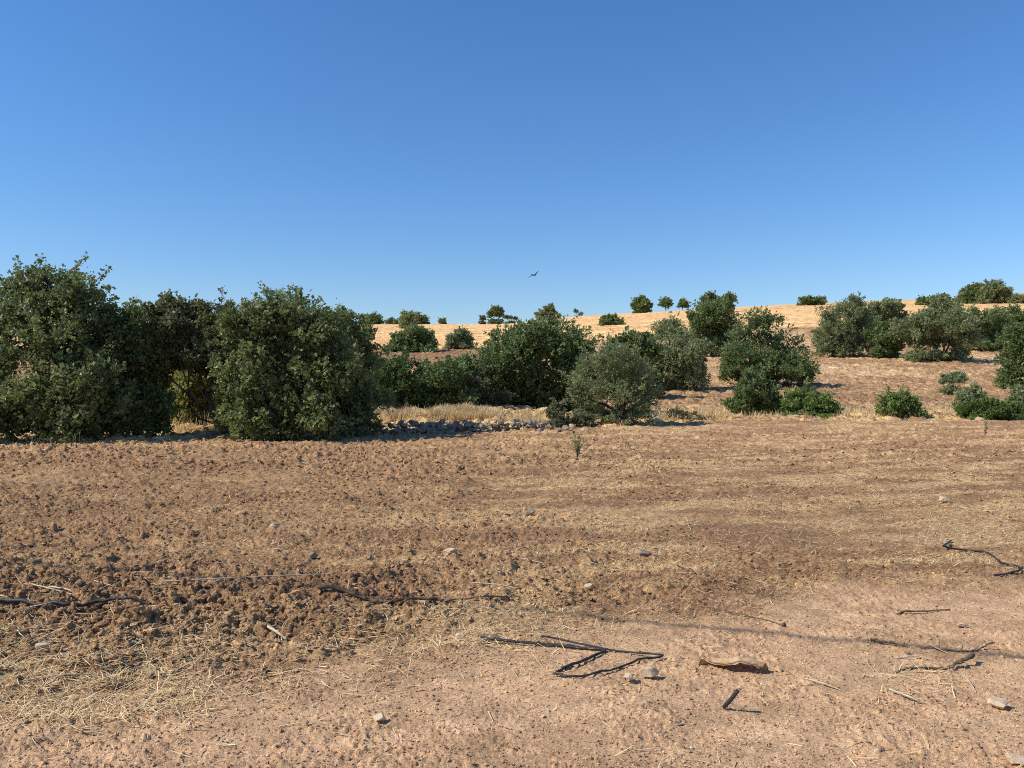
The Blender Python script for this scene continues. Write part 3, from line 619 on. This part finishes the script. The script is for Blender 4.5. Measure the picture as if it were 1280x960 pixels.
# single weed in the tilled field
def sprig_plant(name, label, px, Y, h, n, mat, seed, group=None):
    r = np.random.default_rng(seed); x0, d0 = ground_point(px, Y); z0 = float(gz(x0, d0)) - .01
    root = empty(name, (x0, d0, z0)); tag(root, label, 'weed', group); st, P, O = [], [], []
    for _ in range(n):
        a = r.uniform(0, 6.28); sp = r.uniform(.05, .5); l = h * r.uniform(.6, 1.1)
        tip = np.array([x0 + math.cos(a) * sp * l, d0 + math.sin(a) * sp * l, z0 + l])
        p = spline([[x0, d0, z0], [x0 + math.cos(a) * sp * l * .3, d0 + math.sin(a) * sp * l * .3, z0 + l * .5], tip], 7)
        st.append(tube(p, np.linspace(.006, .002, 7), 4)); m = 14; i = r.integers(2, 7, m)
        P.append(p[i] + r.normal(0, .01, (m, 3))); O.append(r.normal(0, 1, (m, 3)) + [0, 0, .6])
    V, Fc = join(st); mesh_obj('stem', V, Fc, M['twig'], root, (x0, d0, z0), True)
    O = np.concatenate(O); O /= np.linalg.norm(O, axis=1)[:, None]
    V, Fc = leaves(np.concatenate(P), O, .06, r, 0, .3)
    mesh_obj('foliage', V, Fc, M[mat], root, (x0, d0, z0), False, {'tint': np.repeat(r.uniform(.1, 1, len(O)), 4)})
sprig_plant('weed', 'single upright green weed in the tilled field in front of the rocks', 722, 571, .52, 11, 'lentisk', 501)
sprig_plant('weed', 'thin dark dead weed stalk at the right end of the tilled field', 1231, 545, .55, 4, 'scrub', 502)

# ------------------------------------------------------------------ dry stone wall and loose rocks
r = np.random.default_rng(61)
P, S = [], []
for px in np.arange(462, 694, 3.2):
    hgt = .31 * min(1, (700 - px) / 40) * (.85 + .3 * r.uniform())
    for z in np.arange(0, hgt, .11):
        for k in range(2):
            x0 = (px + r.uniform(-3, 3) - 640) * .0258; y0 = edge(x0) + .10 + k * .22 + r.uniform(-.1, .1) + z * .25
            P.append((x0, y0, float(macro(x0, edge(x0) - .6)) + .05 + z + r.uniform(-.03, .03))); S.append(.03 + .14 * r.uniform() ** 3)
o = scatter_lumps('stone_wall', np.array(P), np.array(S), 2, M['wallstone'], None, 62, .8)
tag(o, 'low shaded dry stone wall of grey field stones below the golden grass', 'wall')
def stone(px, Y, w, label, seed, mat='stone', sink=.25, h=.6, flat=True, D=None, name='stone', group=None):
    """w: width in photo pixels"""
    r = np.random.default_rng(seed); x0, d0 = ground_point(px, Y)
    if D: d0 = D; x0 = (px - 640) * D / F
    s = w * d0 / F / 2
    V, Fc = lump(3, r); V = V @ rotmats(1, r)[0].T * [s, s * r.uniform(.7, 1), s * h]
    # fine chipped surface
    V = V * (1 + .05 * (vn(V[:, 0] / s * 5 + seed, V[:, 1] / s * 5 + V[:, 2] / s * 4, seed)[:, None] - .5))
    z0 = float(np.median(gz(x0 + s * np.array([-.6, .6, 0, 0, 0]), d0 + s * np.array([0, 0, -1.2, .6, 0])))) + s * h * .55 + .012
    o = mesh_obj(name, V + [x0, d0, z0], Fc, M[mat], None, (x0, d0, z0 - s * h * .6))
    return tag(o, label, 'stone', group)
G2 = 'pale stones lying on the field and track'
ST = [(475, 903, 22, 'flat pale stone with a dark underside on the bare track, bottom left of centre'),
      (1249, 888, 27, 'pale angular stone on the track below the dark curved branch'),
      (1201, 785, 13, 'small white stone on the bare dirt between the straight twig and the branches'),
      (738, 733, 15, 'whitish flat stone in the open soil above the folded black pipe'),
      (562, 692, 18, 'pale stone above the dark root-like pipe in the soil'),
      (391, 695, 15, 'pale stone beside the dark clods at the left of the field'),
      (285, 773, 12, 'round white stone among the turned clods at left'),
      (52, 818, 22, 'tan stone half buried beside the straw at lower left'),
      (344, 662, 14, 'whitish stone in the field above the stalks at left'),
      (343, 681, 9, 'tiny pale stone just below the whitish stone of the left field'),
      (785, 854, 20, 'pale rubble lump near the lower end of the folded pipe'),
      (812, 850, 26, 'broad pale rubble lump right of the folded pipe end'),
      (848, 908, 10, 'small brown stone on the track in front of the split bark'),
      (1180, 629, 18, 'pale stone in the far right of the tilled field'),
      (806, 696, 16, 'brownish stone in mid field right of centre'),
      (662, 648, 17, 'dark clod-like stone in mid field, right of centre line'),
      (960, 819, 8, 'tiny white stone right of the thin twig with the knob'),
      (1270, 958, 26, 'pale stone cut by the bottom right corner'),
      (925, 866, 7, 'tiny white pebble behind the short leaning pipe stub'),
      (575, 797, 14, 'pale flake of stone left of the long black pipe')]
for i, (px, Y, w, lb) in enumerate(ST): stone(px, Y, w, lb, 700 + i, mat='wallstone' if 'dark' in lb and 'clod' in lb or 'brown' in lb else 'stone', group=G2)
G3 = 'loose rocks at the end of the stone wall'
RK = [(664, 534, 22, 'grey rock at the left of the loose rocks beyond the wall end'), (676, 541, 16, 'low pale rock at the foot of the loose rocks'),
      (708, 537, 20, 'palest rock of the heap at the wall end'), (716, 531, 18, 'rock at the back of the heap beside the grey scrub'),
      (699, 543, 14, 'small rock in front of the heap at the wall end'), (686, 534, 18, 'squarish rock in the middle of the heap at the wall end'),
      (729, 541, 12, 'small rock at the right foot of the heap at the wall end')]
for i, (px, Y, w, lb) in enumerate(RK): stone(px, Y, w * .62, lb, 740 + i, mat='wallstone' if i % 3 else 'stone', D=26.9 - (Y - 530) * .09, h=.75, group=G3, name='rock')
stone(995, 523, 10, 'pale rock at the foot of the bright green low bush', 760, D=34, name='rock')
stone(1224, 528, 12, 'pale rock under the mound-shaped bush', 761, D=32.6, name='rock')

# ------------------------------------------------------------------ pipes, twigs, stalks lying on the ground
def lying(name, label, cat, pts, rad, mat, seed, lift=0., taper=(1, 1), sides=8, n=None, sharp=False, wob=0., group=None, knots=(), flat=1.0):
    """pts: (px, Y[, height above ground]) along the thing"""
    r = np.random.default_rng(seed); W = []
    for p in pts:
        h = p[2] if len(p) > 2 else 0.
        x0, d0 = ground_point(p[0], p[1])
        if h: d0 = d0 * (EYE - h) / EYE; x0 = (p[0] - 640) * d0 / F
        W.append((x0, d0, h))
    W = np.array(W); n = n or max(24, 14 * len(W))
    if sharp:
        t = np.linspace(0, len(W) - 1, n); Q = np.stack([np.interp(t, np.arange(len(W)), W[:, k]) for k in range(3)], 1)
        for _ in range(6): Q[1:-1] = (Q[:-2] + 2 * Q[1:-1] + Q[2:]) / 4
    else: Q = spline(W, n)
    if wob:
        Q[:, 1] += wob * 2.5 * (vn(np.arange(n) * .33, np.full(n, seed * 1.7), seed) - .5); Q[:, 2] += wob * np.maximum(0, vn(np.arange(n) * .3, np.full(n, 3.3), seed + 1) - .45)
    g = gz(Q[:, 0], Q[:, 1])
    for _ in range(14): g[1:-1] = np.maximum(g[1:-1], (g[:-2] + g[2:]) / 2)
    for _ in range(10): g[1:-1] = (g[:-2] + 2 * g[1:-1] + g[2:]) / 4
    if name == 'stalk':      # stiff: lies across the lumps instead of following them
        t_ = np.linspace(0, 1, n); k_ = np.polyfit(t_, g, 1); l_ = np.polyval(k_, t_); g = l_ + np.clip((g - l_).max() * .55, 0, .02)
    tp = np.linspace(taper[0], taper[1], n) * rad
    for kn, am, wd in knots: tp = tp * (1 + am * np.exp(-((np.linspace(0, 1, n) - kn) / wd) ** 2))
    if wob: tp = tp * (.85 + .3 * vn(np.arange(n) * .6, np.full(n, 1.1), seed + 5))
    Q[:, 2] += g + tp * .75 * flat + lift + (.004 if name == 'pipe' else 0)
    V, Fc = tube(Q, tp, sides)
    if flat != 1.0:
        pass
    if mat == 'twig':        # side twigs and broken stubs, part of the same stick
        bits = [(V, Fc)]
        for _ in range(max(3, n // 14)):
            i = r.integers(3, n - 2); t_ = Q[min(i + 1, n - 1)] - Q[i - 1]; t_ /= np.linalg.norm(t_) + 1e-9
            a = r.choice([-1, 1]) * r.uniform(.5, 1.1); dv = np.array([t_[0] * math.cos(a) - t_[1] * math.sin(a), t_[0] * math.sin(a) + t_[1] * math.cos(a), r.uniform(.05, .6)])
            ln = rad * r.choice([2.2, 4, 9, 14]); bits.append(tube([Q[i], Q[i] + dv * ln * .5, Q[i] + dv * ln + r.normal(0, ln * .12, 3)], [tp[i] * .6, tp[i] * .42, tp[i] * .2], 5))
        V, Fc = join(bits)
    c = Q[n // 2].copy(); c[2] -= rad
    return tag(mesh_obj(name, V, Fc, M[mat], None, tuple(c), True), label, cat, group)
lying('pipe', 'long black irrigation pipe lying straight then folded sharply back at centre front', 'pipe', [(601, 801, .01), (622, 803, .015), (690, 810), (752, 817), (757, 818), (725, 833), (696, 844)], .0085, 'pipe', 801, sharp=True, n=120, wob=.003)
lying('pipe', 'thinner black pipe bent into a loop beside the long folded pipe', 'pipe', [(676, 799, .03), (700, 803, .02), (740, 812, .01), (775, 819), (822, 822, .01), (826, 824, .01), (800, 831), (770, 840), (740, 848), (715, 850), (692, 844, .01)], .0060, 'pipe', 802, n=160, wob=.003)
lying('pipe', 'bent black pipe ending in a hook at the right side of the field', 'pipe', [(1189, 676), (1179, 682, .03), (1184, 684, .02), (1210, 687), (1236, 691), (1254, 702), (1274, 712, .01), (1277, 716, .01), (1264, 720), (1243, 722)], .0088, 'pipe', 803, n=120, wob=.003)
lying('pipe', 'short black pipe stub leaning up from the dirt near the bottom', 'pipe', [(905, 887, .0), (914, 879, .05), (922, 869, .10)], .0105, 'pipe', 804, n=30)
lying('root', 'long dark root lying at the edge of the turned clods left of centre', 'root', [(398, 741, .01), (430, 743), (470, 748), (483, 750), (520, 748), (545, 744, .02), (560, 748), (600, 748), (648, 743, .01)], .011, 'twig', 805, lift=.006, taper=(1.5, .4), n=110, wob=.012, knots=((.6, .5, .02),))
lying('pipe', 'dark pipe half sunk in the soil at the far left', 'pipe', [(-40, 752), (30, 756), (80, 761), (120, 755, .015), (160, 757), (188, 756, .01)], .015, 'pipe', 806, n=110, wob=.003, taper=(1, .7), lift=.01)
lying('twig', 'short straight dark twig on the bare dirt below the hooked pipe', 'twig', [(1121, 767), (1150, 764, .01), (1187, 764)], .0058, 'twig', 807, taper=(1.2, .7), wob=.003)
lying('twig', 'dark stubby twig left of the long forked branch at right', 'twig', [(1088, 806), (1110, 808, .01), (1134, 813)], .0068, 'twig', 808, taper=(1.2, .5), wob=.01)
lying('twig', 'slender dark twig with a pale raised tip at right', 'twig', [(1150, 813), (1180, 815), (1215, 815), (1228, 811, .01), (1243, 804, .04)], .0055, 'twig', 809, taper=(.6, 1), wob=.008)
lying('branch', 'dark curved branch, the thickest stick on the track at right', 'branch', [(1118, 843), (1140, 839), (1180, 840), (1198, 833, .02), (1216, 822, .04)], .0075, 'twig', 810, taper=(.5, 1.35), wob=.01, knots=((.75, .3, .05), (.97, .5, .05)))
lying('twig', 'thin grey twig ending in a dark knob on the bare dirt', 'twig', [(880, 760), (920, 768, .01), (950, 775), (980, 786)], .0042, 'twig', 811, taper=(.6, 1.1), wob=.008, knots=((1.0, 2.6, .03),))
G4 = 'pale dry stalks lying on the ground'
for i, (pts, rad, lb) in enumerate([
        ([(1007, 853), (1030, 858, .01), (1052, 865)], .005, 'pale thin stalk right of the split bark'),
        ([(1112, 868), (1135, 876, .02), (1155, 884)], .006, 'pale stalk in the straw below the dark curved branch'),
        ([(1202, 845), (1212, 855, .01), (1220, 868)], .004, 'thin pale stalk pointing down the picture, right of the curved branch'),
        ([(334, 779), (346, 784, .02), (358, 791)], .012, 'stout bleached stick stub among the clods'),
        ([(200, 733), (260, 728, .02), (330, 723, .03), (418, 718, .02)], .006, 'longest pale stalk, lying across the turned clods at left'),
        ([(40, 726, .01), (60, 738), (90, 754)], .006, 'pale stalk slanting down at the far left'),
        ([(62, 736), (85, 738, .02), (106, 745)], .008, 'thick pale stalk crossing the slanting one at far left'),
        ([(118, 729), (140, 733, .01)], .005, 'short pale stalk right of the crossed stalks'),
        ([(-20, 735), (10, 743, .01), (20, 746)], .006, 'pale stalk at the very left edge'),
        ([(1120, 826), (1145, 824, .01), (1160, 828)], .005, 'pale stalk between the stubby twig and the curved branch'),
        ([(1160, 808), (1170, 812, .01), (1184, 818)], .004, 'thin pale stalk crossing the slender dark twig'),
        ([(655, 702), (675, 706, .01), (690, 706)], .005, 'pale stalk in mid soil right of the pale stone'),
        ([(590, 728), (620, 730, .01), (640, 733)], .005, 'faint pale stalk above the end of the dark root'),
        ([(28, 858), (75, 850, .02), (125, 848, .01)], .004, 'long straw stalk lying across the straw patch at lower left')]):
    lying('stalk', lb, 'stalk', pts, rad, 'paletwig', 830 + i, taper=(1, .6), wob=.0015, group=G4, sides=6)
# split bark: a curled slab with ragged ends
x0, d0 = ground_point(917, 838)
nu, nv = 40, 9; uu = np.linspace(-1, 1, nu); vv = np.linspace(-1, 1, nv); r = np.random.default_rng(91)
V = []
for lay in (0, 1):
    for i, u in enumerate(uu):
        wdt = .055 * (1 - abs(u) ** 3 * .75) * (.85 + .4 * float(vn(np.array([i * .35]), np.array([2.2]), 9)[0]))
        for v in vv:
            z = .022 + .030 * (1 - v * v) - .018 * v + .014 * math.sin(u * 3.1 + .8) - .008 * lay + .006 * float(vn(np.array([u * 6 + 9]), np.array([v * 3 + 4]), 8)[0])
            V.append((x0 + u * .165 + .02 * v * u, d0 - u * .05 + v * wdt, float(gz(x0, d0)) + z))
V = np.array(V); g = np.arange(nu * nv).reshape(nu, nv); Fq = np.stack([g[:-1, :-1], g[1:, :-1], g[1:, 1:], g[:-1, 1:]], -1).reshape(-1, 4)
Fb = Fq[:, ::-1] + nu * nv
ring = np.concatenate([g[:, 0], g[-1, 1:], g[-2::-1, -1], g[0, -2:0:-1]]); r2_ = np.roll(ring, -1)
Fs = np.stack([ring, r2_, r2_ + nu * nv, ring + nu * nv], -1)
tag(mesh_obj('bark', V, np.concatenate([Fq, Fb, Fs]), M['barkstrip'], None, (x0, d0, 0), True), 'curled strip of orange-brown bark lying on the track right of the pipes', 'bark')

# ------------------------------------------------------------------ bird in flight
D_ = 30.0; bx, bz = (668 - 640) * D_ / F, EYE + (480 - 344) * D_ / F
root = empty('bird', (bx, D_, bz)); tag(root, 'small dark bird flying in the clear sky above the wheat ridge', 'bird')
ub = np.linspace(-.11, .10, 14); rb = np.array([.004, .012, .014, .018, .023, .027, .028, .028, .026, .022, .021, .019, .012, .003])
def turn(V):
    a, b = R(58), R(-24); V = np.asarray(V, float) - [bx, D_, bz]
    y_, z_ = V[:, 1] * math.cos(b) - V[:, 2] * math.sin(b), V[:, 1] * math.sin(b) + V[:, 2] * math.cos(b)
    return np.stack([V[:, 0] * math.cos(a) - y_ * math.sin(a), V[:, 0] * math.sin(a) + y_ * math.cos(a), z_], 1) + [bx, D_, bz]
V1, F1 = tube(np.stack([bx + ub, np.full(14, D_), bz + .01 * np.sin(ub * 9)], 1), rb, 10)
mesh_obj('body', turn(V1), F1, M['feather'], root, (bx, D_, bz), True)
for s in (-1, 1):
    c = np.array([[.05, 0, .012], [.055, .08 * s, .05], [.02, .17 * s, .055], [-.05, .25 * s, .03]]); ch = np.array([.085, .08, .06, .012])
    V = np.concatenate([[p + [ch[i] * .4, 0, .003], p + [-ch[i] * .6, 0, 0], p + [ch[i] * .4, 0, -.003], p + [-ch[i] * .6, 0, -.004]] for i, p in enumerate(c)]) + [bx, D_, bz]
    Fq = []
    for i in range(3):
        a = i * 4; b = a + 4
        Fq += [[a, a + 1, b + 1, b], [a + 2, b + 2, b + 3, a + 3], [a, b, b + 2, a + 2], [a + 1, a + 3, b + 3, b + 1]]
    Fq += [[0, 2, 3, 1], [12, 13, 15, 14]]
    mesh_obj('wing', turn(V), np.array(Fq), M['feather'], root, (bx, D_, bz), False)
V = np.array([[-.09, -.012, .004], [-.09, .012, .004], [-.19, .04, .01], [-.19, -.04, .01], [-.09, -.012, -.002], [-.09, .012, -.002], [-.19, .04, .006], [-.19, -.04, .006]]) + [bx, D_, bz]
mesh_obj('tail', turn(V), np.array([[0, 1, 2, 3], [7, 6, 5, 4], [0, 4, 5, 1], [1, 5, 6, 2], [2, 6, 7, 3], [3, 7, 4, 0]]), M['feather'], root, (bx, D_, bz))

# ------------------------------------------------------------------ white house on the skyline
def box(x0, x1, y0, y1, z0, z1):
    V = np.array([[x, y, z] for z in (z0, z1) for y in (y0, y1) for x in (x0, x1)], float)
    return V, np.array([[0, 2, 3, 1], [4, 5, 7, 6], [0, 1, 5, 4], [2, 6, 7, 3], [0, 4, 6, 2], [1, 3, 7, 5]])
D_ = 285.0; hx = (1290 - 640) * D_ / F; hz = EYE + (480 - 377.5) * D_ / F; top = EYE + (480 - 366) * D_ / F
root = empty('house', (hx, D_, hz)); tag(root, 'low white house on the skyline behind the far tree clump, cut by the right edge', 'house')
V, Fc = box(hx - 8, hx + 8, D_, D_ + 7, hz - 1.5, top - .35); mesh_obj('wall', V, Fc, M['limewash'], root, (hx, D_, hz))
V, Fc = box(hx - 8.2, hx + 8.2, D_ - .2, D_ + 7.2, top - .35, top); mesh_obj('roof', V, Fc, M['limewash'], root, (hx, D_, hz))
for wx in (-4.5, 4.2):
    V, Fc = box(hx + wx - .5, hx + wx + .5, D_ - .03, D_ + .1, hz + .8, hz + 1.9); mesh_obj('window', V, Fc, M['shade'], root, (hx, D_, hz))
V, Fc = box(hx - .5, hx + .5, D_ - .04, D_ + .1, hz - .2, hz + 1.9); mesh_obj('door', V, Fc, M['shade'], root, (hx, D_, hz))

# ------------------------------------------------------------------ overhead cable on two poles (outside the frame; its shadow crosses the track)
pa, pb = np.array([-17.4, 7.55]), np.array([6.5, -.55])
for p in (pa, pb):
    root = empty('utility_pole', (p[0], p[1], 0)); tag(root, 'wooden utility pole carrying the overhead cable', 'utility pole', 'utility poles carrying the overhead cable')
    V, Fc = tube([[p[0], p[1], -.2], [p[0], p[1], 3.4], [p[0], p[1], 6.9]], [.13, .115, .09], 14); mesh_obj('post', V, Fc, M['pole'], root, (p[0], p[1], 0), True)
    V, Fc = tube([[p[0], p[1], 6.9], [p[0], p[1], 6.96]], [.03, .025], 8); mesh_obj('insulator', V, Fc, M['limewash'], root, (p[0], p[1], 0), True)
t = np.linspace(0, 1, 60); V, Fc = tube(np.stack([pa[0] + (pb[0] - pa[0]) * t, pa[1] + (pb[1] - pa[1]) * t, 6.98 - 1.6 * t * (1 - t)], 1), .020, 8)
tag(mesh_obj('cable', V, Fc, M['pipe'], None, (pa[0], pa[1], 6.98), True), 'thin dark overhead cable above the bare track, casting a line of shadow', 'cable')

# ------------------------------------------------------------------ light, sky, camera
w = bpy.data.worlds.new('World'); sc.world = w; w.use_nodes = True; nt = w.node_tree
sky = nt.nodes.new('ShaderNodeTexSky'); sky.sky_type = 'NISHITA'; sky.sun_disc = False
sky.sun_elevation = R(SUN_EL); sky.sun_rotation = R(90 - SUN_AZ)
sky.altitude = 300; sky.air_density = 1.3; sky.dust_density = 0; sky.ozone_density = 10
bg = nt.nodes['Background']; bg.inputs['Strength'].default_value = .148
hs = nt.nodes.new('ShaderNodeHueSaturation'); hs.inputs['Saturation'].default_value = 1.1
nt.links.new(sky.outputs[0], hs.inputs['Color']); mx = nt.nodes.new('ShaderNodeMix'); mx.data_type = 'RGBA'; mx.blend_type = 'MULTIPLY'; mx.inputs['Factor'].default_value = 1; mx.inputs['B'].default_value = (1.03, .945, .965, 1)
nt.links.new(hs.outputs[0], mx.inputs['A']); nt.links.new(mx.outputs['Result'], bg.inputs[0])
sl = bpy.data.lights.new('sun', 'SUN'); sl.energy = 5.0; sl.angle = R(.53); sl.color = (1.0, .92, .79)
so = bpy.data.objects.new('sun', sl); COL.objects.link(so)
from mathutils import Vector
sd = Vector((math.cos(R(SUN_AZ)) * math.cos(R(SUN_EL)), math.sin(R(SUN_AZ)) * math.cos(R(SUN_EL)), math.sin(R(SUN_EL))))
so.rotation_euler = sd.to_track_quat('Z', 'Y').to_euler()
cam = bpy.data.cameras.new('camera'); cam.sensor_width = 36; cam.lens = 36 * F / 1280; cam.clip_end = 20000; cam.clip_start = .05
co = bpy.data.objects.new('camera', cam); COL.objects.link(co); co.location = (0, 0, EYE); co.rotation_euler = (R(90), 0, 0)
sc.camera = co
sc.cycles.use_denoising = False; sc.cycles.filter_width = 1.0
vs = sc.view_settings; vs.view_transform = 'Standard'; vs.look = 'None'; vs.gamma = 1; vs.exposure = 0.0; vs.use_curve_mapping = False
